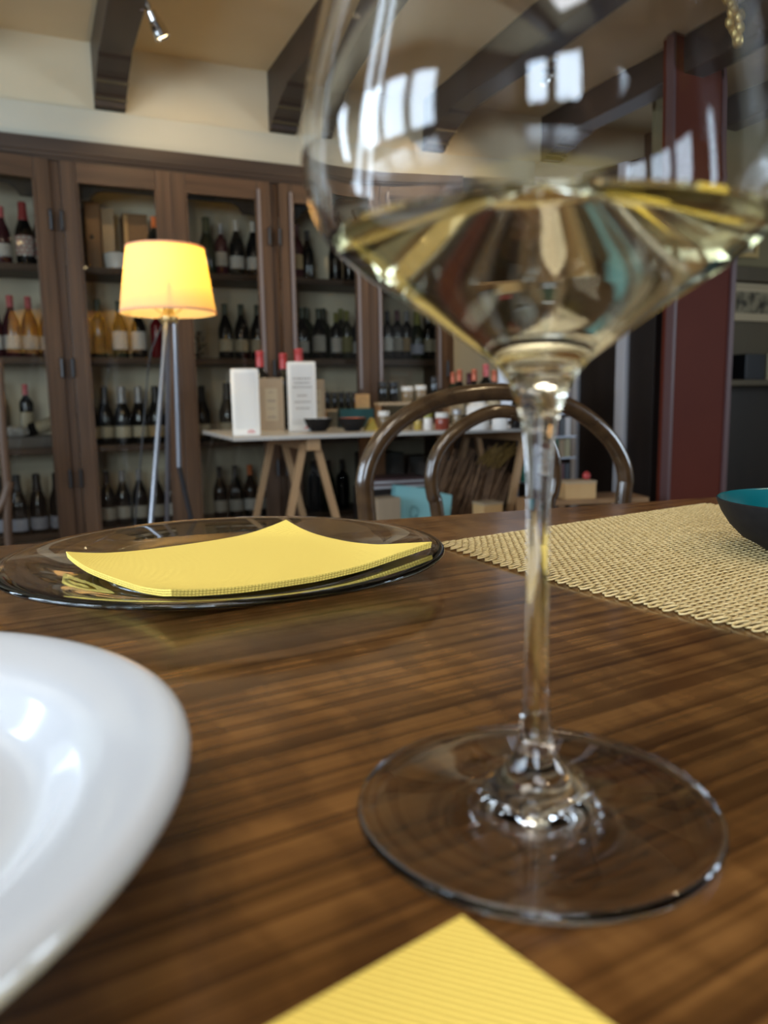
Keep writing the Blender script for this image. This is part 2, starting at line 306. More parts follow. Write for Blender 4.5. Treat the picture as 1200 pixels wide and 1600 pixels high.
MB().lathe([(0, 0), (.028, 0), (.028, .003), (.02, .004), (.02, .002), (0, .002)], 20, T=Matrix.Translation((-.02, -.06, .09)) @ Matrix.Rotation(PI/2, 4, 'X')).build('medallion', M['gold_leaf'], tn)

# ------------------------------------------------------------------ the glazed wine cabinet
CY = 4.2; DEP = .34
SH = [.215, .655, 1.105, 1.552]                                        # tops of the four shelves
cab = empty('wine_cabinet', (.75, CY, 0), 0, 'long dark walnut display cabinet with glazed doors along the far wall', 'cabinet')
def cp(b, name, m, parent=cab, **k):
    off = Vector((-.75, -CY, 0)); b.v = [tuple(Vector(p)+off) for p in b.v]; return b.build(name, m, parent, **k)
cp(MB().box(-.95, 2.385, CY+DEP, CY+DEP+.012, .08, 2.04), 'back_panel', M['cab_back'])
cp(MB().box(-.95, 2.385, CY+.03, CY+DEP, 2.03, 2.05), 'top_board', M['dark_board'])
cp(MB().box(-.95, 2.385, CY+.03, CY+DEP, 0, .09), 'plinth', M['cornice'])
cor = [(CY+.03, 2.123), (CY-.040, 2.123), (CY-.040, 2.062), (CY-.034, 2.056), (CY-.030, 2.044), (CY-.022, 2.040), (CY-.018, 2.03), (CY+.03, 2.03)]
cp(MB().prism(cor, -.98, 2.41, 'x'), 'cornice', M['cornice'])
for a, b in ((-.935, -.885), (.155, .205), (1.245, 1.295), (2.335, 2.385)):
    cp(MB().box(a, b, CY, CY+.035, 0, 2.035, bev=.003), 'post', M['cab_v'])
    cp(MB().box((a+b)/2-.01, (a+b)/2+.01, CY+.035, CY+DEP, .09, 2.03), 'divider', M['cab_v'])
for a, b in ((-.885, .155), (.205, 1.245), (1.295, 2.335)):
    for z in SH: cp(MB().box(a-.02, b+.02, CY+.045, CY+DEP, z-.032, z, bev=.002), 'shelf', M['cab_h'])
    P = [(a-.01, 2.03), (a-.01, 1.87), (a+.13, 1.87), (a+.14, 1.885), (a+.155, 1.905), (a+.18, 1.92), (a+.22, 1.925), (b-.22, 1.925), (b-.18, 1.92), (b-.155, 1.905), (b-.14, 1.885), (b-.13, 1.87), (b+.01, 1.87), (b+.01, 2.03)]
    cp(MB().prism(P, CY+.05, CY+.068, 'y'), 'valance', M['dark_board'])
def door(a, b, hinge_left, angle=0, strip=None):
    hx = a if hinge_left else b
    d = link('door', None, cab, (hx-.75, 0, 0), angle); z0, z1, s = .10, 2.028, .072
    L, Rr = a-hx, b-hx
    for x in (L, Rr-s): MB().box(x+.001, x+s-.001, -.026, 0, z0, z1, bev=.004).build('door_stile', M['cab_v'], d)
    MB().box(L+s, Rr-s, -.024, 0, z1-.095, z1, bev=.003).build('door_rail', M['cab_h'], d); MB().box(L+s, Rr-s, -.024, 0, z0, z0+.09, bev=.003).build('door_rail', M['cab_h'], d)
    g = MB()
    for q in ((L+s, L+s+.008, z0+.09, z1-.095), (Rr-s-.008, Rr-s, z0+.09, z1-.095)): g.box(q[0], q[1], -.03, -.004, q[2], q[3])
    g.build('glazing_bead', M['cab_v'], d)
    MB().box(L+s-.004, Rr-s+.004, -.014, -.010, z0+.086, z1-.091).build('pane', M['glazing'], d)
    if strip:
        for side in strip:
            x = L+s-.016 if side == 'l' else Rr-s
            MB().box(x, x+.016, -.036, -.024, .93, 1.985, bev=.002).build('reflection_strip', M['strip'], d)  # pale bar imitating a window reflection along the stile
    hz = -.004 if hinge_left else -.010
    for z in (.45, 1.0, 1.70): MB().lathe([(0, 0), (.009, .004), (.009, .09), (.005, .096), (0, .10)], 10, (hz, -.034, z)).build('hinge', M['black_metal'], d)
door(-.885, -.365, True); door(-.365, .155, False, math.radians(10.8))
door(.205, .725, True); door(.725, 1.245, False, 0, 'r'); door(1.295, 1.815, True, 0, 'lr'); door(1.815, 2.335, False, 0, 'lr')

# ------------------------------------------------------------------ bottles
PROF = {
 'bordeaux': ([(0, .004), (.03, .0), (.0355, .002), (.0375, .006), (.0375, .186), (.036, .198), (.030, .210), (.020, .222), (.0150, .232), (.0142, .24), (.0142, .284), (.0156, .286), (.0156, .295), (.012, .297), (0, .297)], .0375, (.055, .135), .0150, .238),
 'burgundy': ([(0, .004), (.034, .0), (.0395, .002), (.0415, .007), (.0415, .148), (.0395, .166), (.034, .186), (.026, .207), (.019, .226), (.0155, .243), (.0145, .26), (.0142, .284), (.0156, .286), (.0156, .294), (.012, .296), (0, .296)], .0415, (.04, .105), .0152, .238),
 'champagne': ([(0, .004), (.036, .0), (.042, .002), (.044, .007), (.044, .140), (.042, .160), (.036, .184), (.027, .208), (.020, .232), (.0165, .255), (.0155, .28), (.017, .285), (.017, .296), (0, .30)], .044, (.035, .095), .0205, .222)}
CAP, cache = {}, {}
def bmesh_body(t, m):
    if (t, m) not in cache: cache[t, m] = MB().lathe(PROF[t][0], 20).mesh('bottle_glass', M[m], 40)
    return cache[t, m]
def cap_mesh(t, m):
    if ('c', t, m) not in cache:
        r, z = PROF[t][3], PROF[t][4]
        p = [(r-.001, z), (r+.0008, z+.001), (r+.0004, z+.03), (r, .284), (r+.0012, .287), (r+.0012, .297), (r-.002, .3), (0, .3)] if t != 'champagne' else [(.0245, .215), (.025, .217), (.0215, .24), (.0195, .262), (.0200, .29), (.0185, .302), (.012, .305), (0, .305)]
        cache['c', t, m] = MB().lathe(p, 16).mesh('capsule', M['cap_'+m], 40)
    return cache['c', t, m]
def lab_mesh(t, m, big=0):
    k = ('l', t, m, big)
    if k not in cache:
        r = PROF[t][1]+.0005; z0, z1 = PROF[t][2]
        if big == 1: z0, z1 = .045, .14
        if big == 2: z0, z1 = .02, .082
        b = MB().lathe([(r, z0), (r+.0003, z0+.001), (r+.0003, z1-.001), (r, z1)], 12, a0=-PI/2-1.15, a1=-PI/2+1.15)
        cache[k] = b.mesh('paper_label', M['lab_'+m], 40)
    return cache[k]
ORD = ['first', 'second', 'third', 'fourth', 'fifth', 'sixth', 'seventh', 'eighth', 'ninth', 'tenth']
def bottle(x, y, z, t, glass, cap, lab, label, group, s=1.0, big=0, rot=None):
    o = link('wine_bottle', bmesh_body(t, 'bottle_'+glass)); o.location = (x, y, z); o.scale = (s, s, s)
    o.rotation_euler.z = rot if rot is not None else -math.atan2(x, y)+random.uniform(-.12, .12)
    tag(o, label, 'bottle', group)
    if cap: link('capsule', cap_mesh(t, cap), o)
    if lab: link('paper_label', lab_mesh(t, lab, big), o)
    return o
BAY = ['outer', 'lamp', 'middle', 'fourth', 'last']; SN = ['bottom', 'third', 'second', 'top']
GW = {'black': 'black', 'green': 'dark green', 'rose': 'plum coloured', 'red': 'red'}
CW = {'pink': 'pink', 'red': 'red', 'orange': 'orange', 'black': 'black', 'silver': 'silver', 'white': 'white', 'green': 'green', 'copper': 'copper', 'olive': 'olive', 'wine': 'dark red'}
LW = {'white': 'white', 'cream': 'cream', 'grey': 'greyish', 'blue': 'pale blue', 'tan': 'tan', 'olive': 'olive', 'redprint': 'red printed'}
placed = []
def free_spot(where, r, z, y0, lo, hi):                                 # nudge a bottle in depth until it clears its neighbours
    for k in range(60):
        d = .006*((k+1)//2)*(1 if k % 2 else -1); y = y0+d
        if not lo+r <= y <= hi-r: continue
        x = where(y)
        if all(abs(z-c) > .1 or math.hypot(x-a, y-b) > r+q+.001 for a, b, c, q in placed):
            placed.append((x, y, z, r)); return x, y
    placed.append((where(y0), y0, z, r)); return where(y0), y0
def row(bay, shelf, items, back=False):
    y0 = CY+(.25 if back else .13); z = SH[shelf]
    for k, it in enumerate(items):
        px, t, g, c, lb = it[:5]; s = it[5] if len(it) > 5 else 1; big = it[6] if len(it) > 6 else 0
        x, y = free_spot(lambda yy: ony(px, {3: 420, 2: 556, 1: 698, 0: 830}[shelf], yy).x, PROF[t][1]*s, z, y0, CY+.045, CY+DEP)
        n = (len(items)-1-k) if bay == 0 else k
        side = 'hinges' if bay < 2 else 'lamp'
        lab = '%s bottle%s, %s cap, %s from %s, %s%s shelf, %s bay' % (GW[g], (', %s label' % LW[lb]) if lb else '', CW[c], ORD[n], side, 'back row, ' if back else '', SN[shelf], BAY[bay])
        lab = lab.replace('back row, ', 'rear ')
        bottle(x, y, z, t, g, c, lb, lab, 'bottles on the %s shelf of the %s bay' % (SN[shelf], BAY[bay]), s, big)
bu, bo, ch = 'burgundy', 'bordeaux', 'champagne'
row(0, 3, [(8, bu, 'rose', 'pink', 'white', .92), (42, ch, 'black', 'red', 'redprint', 1, 1), (66.5, ch, 'black', 'red', 'redprint', .98, 1)])
row(0, 2, [(-6, bu, 'rose', 'pink', 'white'), (22, bu, 'rose', 'pink', 'white'), (50, bu, 'rose', 'pink', 'white'), (78, bu, 'rose', 'pink', 'white')])
row(0, 0, [(3, ch, 'black', 'black', 'blue', 1, 2), (32, ch, 'black', 'black', 'blue', 1, 2), (63, ch, 'black', 'black', 'blue', 1, 2), (94, ch, 'black', 'black', 'blue', 1, 2)])
row(1, 3, [(244, bo, 'black', 'orange', None, .95)])
row(1, 2, [(133, bo, 'green', 'green', None), (157, bo, 'green', 'green', None), (190, bu, 'green', 'green', 'white', .98, 1), (219, bu, 'black', 'black', 'white', .98, 1), (247, bo, 'red', 'wine', None, .9)])
row(1, 1, [(144, ch, 'black', 'black', 'cream'), (168, ch, 'black', 'black', 'cream'), (195, ch, 'black', 'silver', 'cream'), (221, ch, 'black', 'silver', 'cream'), (247, ch, 'black', 'black', 'tan'), (273, ch, 'black', 'black', 'tan')])
row(1, 0, [(172, bu, 'black', 'black', 'grey'), (196, bu, 'black', 'silver', 'grey'), (222, bu, 'black', 'silver', 'grey'), (248, bu, 'black', 'silver', 'grey'), (272, bu, 'black', 'silver', 'white')])
row(2, 3, [(325, ch, 'green', 'green', None, 1), (347, bo, 'rose', 'silver', 'grey', .93), (371, bu, 'black', 'white', 'white', 1), (397, bu, 'black', 'white', 'white', 1)])
row(2, 2, [(354, bu, 'black', 'green', 'cream'), (379, bu, 'black', 'green', 'cream'), (404, bu, 'black', 'green', 'cream')])
row(2, 1, [(319, ch, 'black', 'black', 'cream', 1.0), (358, ch, 'black', 'black', 'cream', 1.05), (392, bo, 'black', 'black', None)])
row(2, 0, [(347, bu, 'black', 'black', 'grey', .98), (371, bu, 'black', 'black', 'grey', .98), (394, bu, 'black', 'orange', 'white', .98), (418, bu, 'black', 'black', 'grey', .98)])
row(3, 3, [(464, bo, 'rose', 'wine', 'tan', 1), (481, bu, 'black', 'black', None, .93), (524, bu, 'black', 'black', None, .95), (545, bu, 'black', 'silver', None, .9)])
row(3, 2, [(473, bu, 'black', 'green', 'grey', .97), (499, bu, 'black', 'green', 'grey', .97, 1), (526, bo, 'black', 'olive', 'white', .9, 1), (543, bo, 'green', 'olive', 'olive', .95, 1), (560, bu, 'black', 'silver', 'white', 1)])
row(3, 2, [(481, bo, 'green', 'green', None, 1.03), (507, bo, 'green', 'green', None, 1.03), (534, bo, 'green', 'olive', None, 1.03)], True)
row(3, 0, [(493, bo, 'black', 'black', None), (515, bu, 'green', 'black', None), (537, bo, 'black', 'black', None)])
row(4, 3, [(606, bo, 'black', 'black', 'white'), (628, bu, 'black', 'wine', 'cream'), (650, bu, 'green', 'green', 'cream'), (672, bo, 'black', 'black', 'white')])
row(4, 2, [(606, bo, 'black', 'black', 'white', .97), (621, bo, 'black', 'wine', 'grey', 1), (636, bo, 'black', 'silver', 'tan', 1), (652, ch, 'green', 'olive', 'blue', .96), (669, bo, 'black', 'silver', 'cream', .95), (681, bo, 'black', 'silver', 'cream', .95)])
# odd things on the shelves
def spot(px, py, y): p = ony(px, py, y); return p
p = spot(30, 705, CY+.2); rs = MB().box(-.26, .27, -.13, .13, 0, .055, bev=.003).build('display_riser', M['grey_wood'], None, (-.06, CY+.21, SH[1])); tag(rs, 'low grey wooden riser on the third shelf of the outer bay', 'riser')
zr = SH[1]+.055
bottle(spot(45, 680, CY+.17).x, CY+.17, zr, bo, 'black', 'pink', 'cream', 'black bottle with pink capsule and tall cream label standing on the grey riser', 'bottles on the grey riser', .88, 1)
lb = bottle(spot(60, 668, CY+.13).x, CY+.12, zr+.035, bo, 'black', None, 'cream', 'dark bottle with cream label lying tilted on the grey riser', 'bottles on the grey riser', .9, 1)
lb.rotation_euler = (math.radians(0), math.radians(74), math.radians(-16)); lb.location.x -= .04
bottle(spot(2, 690, CY+.25).x, CY+.25, zr, bu, 'black', 'black', None, 'black bottle without label at the outer end of the grey riser', 'bottles on the grey riser', .95)
fo = MB(); bm = bmesh.new(); bmesh.ops.create_icosphere(bm, subdivisions=3, radius=1)
for q in bm.verts: q.co = Vector((q.co.x*.075, q.co.y*.04, q.co.z*.028))*(1+random.uniform(-.12, .12))
bm.verts.index_update(); fo.add([q.co.copy() for q in bm.verts], [[q.index for q in g.verts] for g in bm.faces]); bm.free()
tag(fo.build('crumpled_foil_bundle', M['foil'], None, (spot(24, 695, CY+.09).x, CY+.115, zr+.028), smooth=30), 'crumpled silvery bundle lying on the grey riser', 'bundle')
def crate(name, px0, px1, h, y, dep, m, label, z, rz=0, lid=True):
    a = spot(px0, 400, y).x; b = spot(px1, 400, y).x; e = empty(name, ((a+b)/2, y, z), rz, label, 'box'); w_ = (b-a)/2
    MB().box(-w_, w_, 0, dep, .0, h-.008, bev=.002).build('body', m, e)
    MB().box(-w_-.002, w_+.002, -.003, dep+.002, h-.008, h, bev=.002).build('lid', m, e)
    return e, w_
e, w_ = crate('wooden_wine_box', 137, 160, .335, CY+.15, .2, M['crate_wood'], 'upright brown wooden wine box with a dark knot, top shelf, lamp bay', SH[3])
MB().lathe([(0, 0), (.011, 0), (.009, .002), (0, .0015)], 12, T=Matrix.Translation((-.01, 0, .165)) @ Matrix.Rotation(PI/2, 4, 'X')).build('knot', M['dark_board'], e)
crate('pale_wooden_box', 162, 181, .32, CY+.18, .17, M['crate_pale'], 'tall pale wooden box next to the brown box, top shelf, lamp bay', SH[3])
e, w_ = crate('wooden_bottle_case', 196, 233, .30, CY+.17, .18, M['crate_wood'], 'wide wooden bottle case behind the top of the lampshade', SH[3])
MB().box(-w_, -w_+.02, -.012, 0, .01, .29).build('slat', M['pine'], e); MB().box(w_-.02, w_, -.012, 0, .01, .25).build('slat', M['crate_wood'], e)
dsh = MB().lathe([(0, .002), (.05, 0), (.058, .004), (.066, .075), (.064, .078), (.06, .075), (.052, .012), (0, .010)], 24).build('white_dish', M['ceramic'], None, (spot(184, 410, CY+.10).x, CY+.105, SH[3]), smooth=40); tag(dsh, 'white ceramic dish on the top shelf beside the lampshade', 'dish')
pc = MB()
for k in range(70):
    a, t = random.uniform(0, 2*PI), random.random(); rr = .035*(1-t)+.008; c = Vector((rr*math.cos(a), rr*math.sin(a), .01+t*.13)); d = Vector((math.cos(a), math.sin(a), random.uniform(.2, .9)))*.03
    s_ = Vector((-math.sin(a), math.cos(a), 0))*.008; pc.add([c-s_, c+s_, c+d], [(0, 1, 2)])
e = empty('dried_greenery', (spot(312, 555, CY+.12).x, CY+.14, SH[2]), 0, 'clump of dark dried greenery on the second shelf beside the lampshade', 'greenery')
q = pc.build('foliage', M['greenery'], e); q['kind'] = 'stuff'; MB().tube([(0, 0, 0), (.003, 0, .07), (0, 0, .15)], .006).build('stem', M['twig'], e)
for k, px in enumerate((608, 622, 640, 668)):
    e = empty('storage_jar', (spot(px, 700, CY+.16).x, CY+.16, SH[1]), 0, ['small black jar', 'black jar with grey lid', 'squat black jar', 'black storage jar'][k]+', %s from the lamp, third shelf, last bay' % ORD[k], 'jar', 'jars on the third shelf of the last bay')
    MB().lathe([(0, 0), (.025, 0), (.028, .004), (.028, .09), (.024, .1), (0, .1)], 16).build('body', M['bottle_black'], e, smooth=40); MB().lathe([(.026, .1), (.026, .12), (0, .122)], 16).build('lid', M['cap_silver'] if k == 1 else M['cap_black'], e, smooth=40)

# ------------------------------------------------------------------ trestle table and what stands on it
TZ = .722
A = onz(365, 683, TZ); B = onz(910, 668, TZ); u = Vector((.9985, -.055, 0)); tv = Vector((-u.y, u.x, 0)); TA = math.atan2(u.y, u.x); TL = (2.30-A.x)/u.x
tt = empty('trestle_table', (A.x, A.y, 0), TA, 'pale topped work table on pine trestles in front of the cabinet', 'table')
inv = Matrix.Rotation(-TA, 3, 'Z')
def tl(p): return inv @ (Vector(p)-Vector((A.x, A.y, 0)))
DEPTH = .90
MB().box(0, TL, 0, DEPTH, TZ-.018, TZ, bev=.003).build('table_top', M['melamine'], tt)
def sawhorse(xl, y0, y1):
    zt = TZ-.018
    MB().box(xl-.03, xl+.03, y0, y1, zt-.055, zt, bev=.003).build('trestle_beam', M['trestle'], tt)
    for yy in (y0+.07, y1-.07):
        for sx in (-1, 1):
            MB().tube([(xl+sx*.03, yy, zt-.03), (xl+sx*.19, yy+(.03 if yy > y0+.1 else -.03), 0.0)], .021, 4).build('leg', M['trestle'], tt)
sawhorse(.36, .05, .80); sawhorse(1.50, .05, .80)
def at_t(px, py): return onz(px, py, TZ)
def text_lines(e, x0, x1, zs, y, m, name='print'):
    b = MB()
    for z, wd in zs:
        xc = (x0+x1)/2; hw = (x1-x0)/2*wd; x = xc-hw
        while x < xc+hw: L = random.uniform(.004, .012); b.box(x, min(x+L, xc+hw), y-.0006, y, z-.0025, z+.0025); x += L+.003
    return b.build(name, m, e)
def menu(px0, px1, yb, h, rz, label, warm):
    a, b = at_t(px0, yb), at_t(px1, yb); w_ = (b-a).length/2; c = (a+b)/2
    e = empty('menu_stand', c, math.atan2(b.y-a.y, b.x-a.x)*0+rz, label, 'menu')
    MB().box(-w_, w_, 0, .045, 0, h, bev=.008).build('body', M['white_card'], e, smooth=30)
    MB().box(-w_+.014, w_-.014, -.0015, .001, .03, h-.016).build('card_panel', M['card_panel'], e)
    if warm: text_lines(e, -w_+.02, w_-.02, [(h-.08, .9), (h-.1, .8), (h-.12, .95), (h-.16, .5), (.14, .8), (.11, .7)], -.0016, M['print'])
    text_lines(e, 0, w_-.02, [(.015, .8), (.022, .5)], -.0002, M['print_red'])
    return e
menu(367, 405, 681, .285, -.25, 'tall blank white menu box at the near corner of the trestle table', False)
menu(455, 494, 674, .33, -.2, 'tall white printed menu box between two kraft bottle boxes', True)
def kraft(px0, px1, yb, h, dep, label, rz=-.2):
    a, b = at_t(px0, yb), at_t(px1, yb); w_ = (b.x-a.x)/2/math.cos(rz); c = (a+b)/2
    e = empty('kraft_box', c, rz, label, 'box'); MB().box(-w_, w_, 0, dep, 0, h, bev=.002).build('body', M['kraft'], e)
    lw = w_*.5; MB().box(-lw, lw, -.001, .001, .05, h-.05).build('box_label', M['kraft_label'], e)
    text_lines(e, -lw*.75, lw*.75, [(h-.07, .5), (h-.11, .9), (h-.115, .9), (h-.15, .8), (h-.19, .9), (h-.195, .9)], -.0012, M['print']); return e
kraft(402, 450, 673, .26, .12, 'brown kraft bottle box with pale printed label between white menu boxes')
kraft(484, 512, 671, .25, .10, 'brown kraft bottle box partly hidden behind the printed menu box')
def tb(px, py, *a, **k):
    p = at_t(px, py); s_ = k.get('s', a[6] if len(a) > 6 else 1); py_ = min(p.y, 4.06)
    x, y = free_spot(lambda yy: ony(px, py, yy).x, PROF[a[0]][1]*s_, TZ, py_, 3.0, 4.12)
    return bottle(x, y, TZ, *a, **k)
G = 'tall bottles behind the kraft boxes'
tb(410, 669.5, bo, 'black', 'red', 'cream', 'red capped bottle behind the kraft box, nearest the lamp', G, 1.37)
tb(446, 669.5, bo, 'black', 'red', None, 'red capped bottle behind the kraft box, between two others', G, 1.32)
tb(470, 669.5, bu, 'black', 'red', None, 'broad red capped bottle directly behind the printed menu box', G, 1.38)
def small_bowl(px, py, r, h, lining, label):
    p = at_t(px, py); e = empty('serving_bowl', p, 0, label, 'bowl')
    MB().lathe([(0, 0), (r*.45, 0), (r*.5, .002), (r*.75, h*.35), (r*.92, h*.75), (r, h), (r-.003, h)], 32).build('body', M['bowl_out'], e, smooth=40)
    MB().lathe([(r-.003, h), (r*.9, h*.75), (r*.72, h*.38), (r*.45, .006), (0, .005)], 32).build('lining', lining, e, smooth=40)
small_bowl(498, 674, .070, .062, M['silver_in'], 'black bowl with silvery lining in front of the printed menu box')
small_bowl(551, 673.5, .070, .062, M['copper'], 'black bowl with copper lining beside the silvery lined bowl')
p = at_t(556, 668); bx = MB().box(-.09, .09, -.05, .05, 0, .10, bev=.003).build('teal_box', M['darkteal'], None, p, -.2); tag(bx, 'dark teal box behind the copper lined bowl', 'box')
bx = empty('pine_block', p+Vector((.04, 0, .10)), -.2, 'small square pine block standing on the dark teal box', 'block'); MB().box(-.037, .037, -.02, .02, 0, .075, bev=.003).build('body', M['pine'], bx)
MB().tube([(.02*math.cos(t*.5), -.0205, .038+.02*math.sin(t*.5)) for t in range(12)], .0015, 4, closed=False).build('burnt_mark', M['trestle'], bx)
p = at_t(578, 672.5); bx = MB().prism([(-.03, 0), (.035, 0), (.01, .06)], -.02, .02, 'y').build('yellow_packet', M['jar_yellow'], None, p); tag(bx, 'small yellow packet beside the copper lined bowl', 'packet')
# low wooden rack with black jars
rk = empty('jar_rack', at_t(534, 667), -.1, 'low wooden rack on the trestle table carrying small black jars', 'rack')
MB().box(-.10, .10, -.035, .035, .085, .098).build('shelf', M['crate_pale'], rk)
for x in (-.097, .09): MB().box(x, x+.008, -.035, .035, 0, .085).build('side_panel', M['crate_wood'], rk)
c0 = at_t(534, 667)
def jar(p, r, h, bm_, lm, label, grp, name='jar', lidh=.02):
    e = empty(name, p, 0, label, 'jar', grp); MB().lathe([(0, 0), (r*.9, 0), (r, .004), (r, h*.85), (r*.9, h*.95), (r*.85, h)], 18).build('body', bm_, e, smooth=40)
    MB().lathe([(r*.95, h-.004), (r*.97, h+lidh-.003), (r*.9, h+lidh), (0, h+lidh)], 18).build('lid', lm, e, smooth=30); return e
for k in range(5): jar(c0+Vector((-.076+.038*k, .002-.006*k*.6, .0985)), .0165, .07, M['bottle_black'], M['cap_black'] if k % 2 else M['navy'], 'small black jar on the wooden rack, %s from the lamp' % ORD[k], 'black jars on the wooden rack')
# jars, canisters and red-topped bottles along the back of the table
rk2 = empty('spice_shelf', at_t(645, 666.5), -.15, 'low pale spice shelf on the trestle table behind the chair back', 'shelf')
MB().box(-.20, .20, -.04, .04, .115, .13, bev=.002).build('shelf', M['crate_pale'], rk2)
for x in (-.195, .185): MB().box(x, x+.01, -.04, .04, 0, .115).build('side_panel', M['crate_wood'], rk2)
c1 = at_t(645, 666.5)
for k, (dx, r, h, b_, l_, lab) in enumerate([(-.165, .026, .085, 'bottle_black', 'cap_black', 'black jar on the spice shelf, nearest the lamp'), (-.105, .026, .085, 'bottle_black', 'cap_black', 'second black jar on the spice shelf'), (-.03, .034, .06, 'jar_glass', 'cap_white', 'wide jar of brown spice with white lid on the spice shelf'), (.045, .032, .065, 'jar_glass', 'cap_white', 'taller brown spice jar with white lid on the spice shelf'), (.12, .02, .11, 'bottle_black', 'cap_black', 'slim black bottle shaped jar at the end of the spice shelf')]):
    jar(c1+Vector((dx*math.cos(-.15), dx*math.sin(-.15), .131)), r, h, M[b_], M[l_], lab, 'jars on the spice shelf')
for px, r, h, b_, l_, lab in [(600, .030, .07, 'jar_glass', 'cap_white', 'brown spice jar with white lid below the spice shelf, nearest the lamp'), (637, .022, .055, 'jar_glass', 'cap_white', 'small brown jar with white lid under the spice shelf'), (653, .018, .05, 'jar_yellow', 'cap_silver', 'small yellow jar with silver lid in front of the spice shelf'), (669, .022, .06, 'ceramic', 'cap_olive', 'small white labelled jar with olive lid in front of the spice shelf'), (691, .034, .06, 'jar_red', 'cap_white', 'squat jar of red sauce with white lid'), (714, .022, .075, 'jar_glass', 'cap_silver', 'brown jar with silver lid beside the white canisters')]:
    jar(at_t(px, 671.5), r, h, M[b_], M[l_], lab, 'spice jars at the front of the trestle table')
for px, r, h, lab in [(747, .055, .105, 'larger white ceramic canister with knobbed lid behind the chair back'), (781, .036, .095, 'smaller white ceramic canister beside the larger one')]:
    e = empty('canister', at_t(px, 671.5), 0, lab, 'canister'); MB().lathe([(0, 0), (r*.93, 0), (r, .006), (r, h), (r*.95, h+.004)], 28).build('body', M['ceramic'], e, smooth=40)
    if r > .05: MB().lathe([(r*.95, h+.003), (r*.6, h+.018), (.03, h+.02), (.032, h+.034), (0, h+.038)], 24).build('lid', M['ceramic'], e, smooth=40)
    else: MB().lathe([(r*.95, h+.003), (r*.6, h+.01), (0, h+.012)], 24).build('lid', M['ceramic'], e, smooth=40)
G = 'copper topped bottles at the back of the trestle table'
for k, (px, cpm, s, g) in enumerate([(708, 'copper', .97, 'green'), (718, 'copper', 1, 'black'), (733, 'wine', .95, 'black'), (741, 'copper', 1, 'black'), (759, 'pink', 1.10, 'black'), (772, 'copper', .97, 'green')]):
    tb(px, 662.5+(k % 2)*1.0, bo, g, cpm, 'cream', '%s capped bottle beyond the chair back, %s from the cabinet end' % (CW[cpm], ORD[k]), G, s=s)
tb(806, 669, bu, 'black', 'black', None, 'stout black bottle between the white canister and the wire rack', 'bottles by the wire rack', s=.62)
tb(817, 668.5, bu, 'black', 'black', None, 'second stout black bottle touching the wire rack side', 'bottles by the wire rack', s=.62)
e = empty('added_dark_filler', (2.68, 4.25, 0), 0, 'added low dark sideboard standing between the wine cabinet and the folding partition', 'filler')  # added to darken the pale wall seen below the trestle table
MB().box(-.28, .28, 0, .33, .0, .70, bev=.004).build('body', M['black_panel'], e); MB().box(-.285, .285, -.01, .335, .70, .715, bev=.003).build('worktop', M['cornice'], e)
for x in (-.27, .005): MB().box(x, x+.265, -.018, 0, .06, .69, bev=.003).build('door', M['black_panel'], e)
for k, (x_, w_, h) in enumerate([(1.95, .115, .33), (2.20, .105, .30)]):
    e = empty('storage_crate', (x_, CY+.06, SH[0]), 0, 'black storage crate on the bottom shelf of the last bay, %s from the lamp' % ORD[k], 'crate', 'black crates on the bottom shelf of the last bay')
    MB().box(-w_, w_, 0, .24, 0, h, bev=.004).build('body', M['black_panel'], e); MB().box(-w_*.4, w_*.4, -.003, .001, h-.08, h-.05).build('handle_slot', M['dark_board'], e)
# paper tray and things under the table
us = empty('magazine_stack', (spot(620, 760, 3.75).x, 3.78, 0), -.1, 'stack of white paged magazines on a dark crate under the trestle table', 'magazines')
MB().box(-.20, .20, -.12, .12, 0, .40, bev=.004).build('crate', M['black_panel'], us)
for k in range(4): MB().box(-.18+.01*k, .17-.008*k, -.11, .11, .401+.013*k, .413+.013*k).build('magazine', M['pages'] if k % 2 == 0 else M['mauve'], us)
bg = empty('paper_bag', (spot(645, 790, 3.3).x, 3.30, 0), -.15, 'aqua blue paper carrier bag on the floor behind the chair', 'bag')
b = MB(); W0, W1, Hb = .125, .095, .46
b.add([(-W0, -.06, 0), (W0, -.06, 0), (W0, .06, 0), (-W0, .06, 0), (-W1, -.03, Hb), (W1+.02, -.03, Hb-.03), (W1+.02, .03, Hb-.03), (-W1, .03, Hb)], [(0, 1, 5, 4), (1, 2, 6, 5), (2, 3, 7, 6), (3, 0, 4, 7), (0, 3, 2, 1)])
b.build('body', M['aqua'], bg); MB().tube([(.02*math.cos(t*.55)-.01, -.05+.005*t*.1, .33+.03*math.sin(t*.55)) for t in range(12)], .002, 4).build('print', M['darkteal'], bg)
MB().add([(W1+.005, -.03, .28), (W1+.09, -.02, .30), (W1+.10, -.02, .40), (W1+.02, -.03, .42)], [(0, 1, 2, 3)]).build('loose_flap', M['aqua'], bg)
kb = MB().box(-.06, .06, -.05, .05, 0, .42, bev=.003).build('tan_carton', M['kraft'], None, (spot(592, 800, 3.28).x, 3.22, 0), .1); tag(kb, 'tan carton standing between the chair leg and the aqua bag', 'box')
tw = empty('vine_bundle', (spot(742, 800, 3.5).x, 3.5, 0), 0, 'bundle of dry vine branches leaning under the trestle table', 'branches')
for k in range(110):
    x0 = random.uniform(-.42, -.04); yy = random.uniform(-.09, .09); ln = random.uniform(.42, .62); le = random.uniform(.20, .31)
    MB().tube(smoothpath([(x0, yy, 0), (x0+le*.5+random.uniform(-.02, .02), yy+random.uniform(-.02, .02), ln*.5), (x0+le, yy*.6, ln)], 3), random.uniform(.005, .011), 5, .004).build('branch', M['twig'], tw)
st = MB()
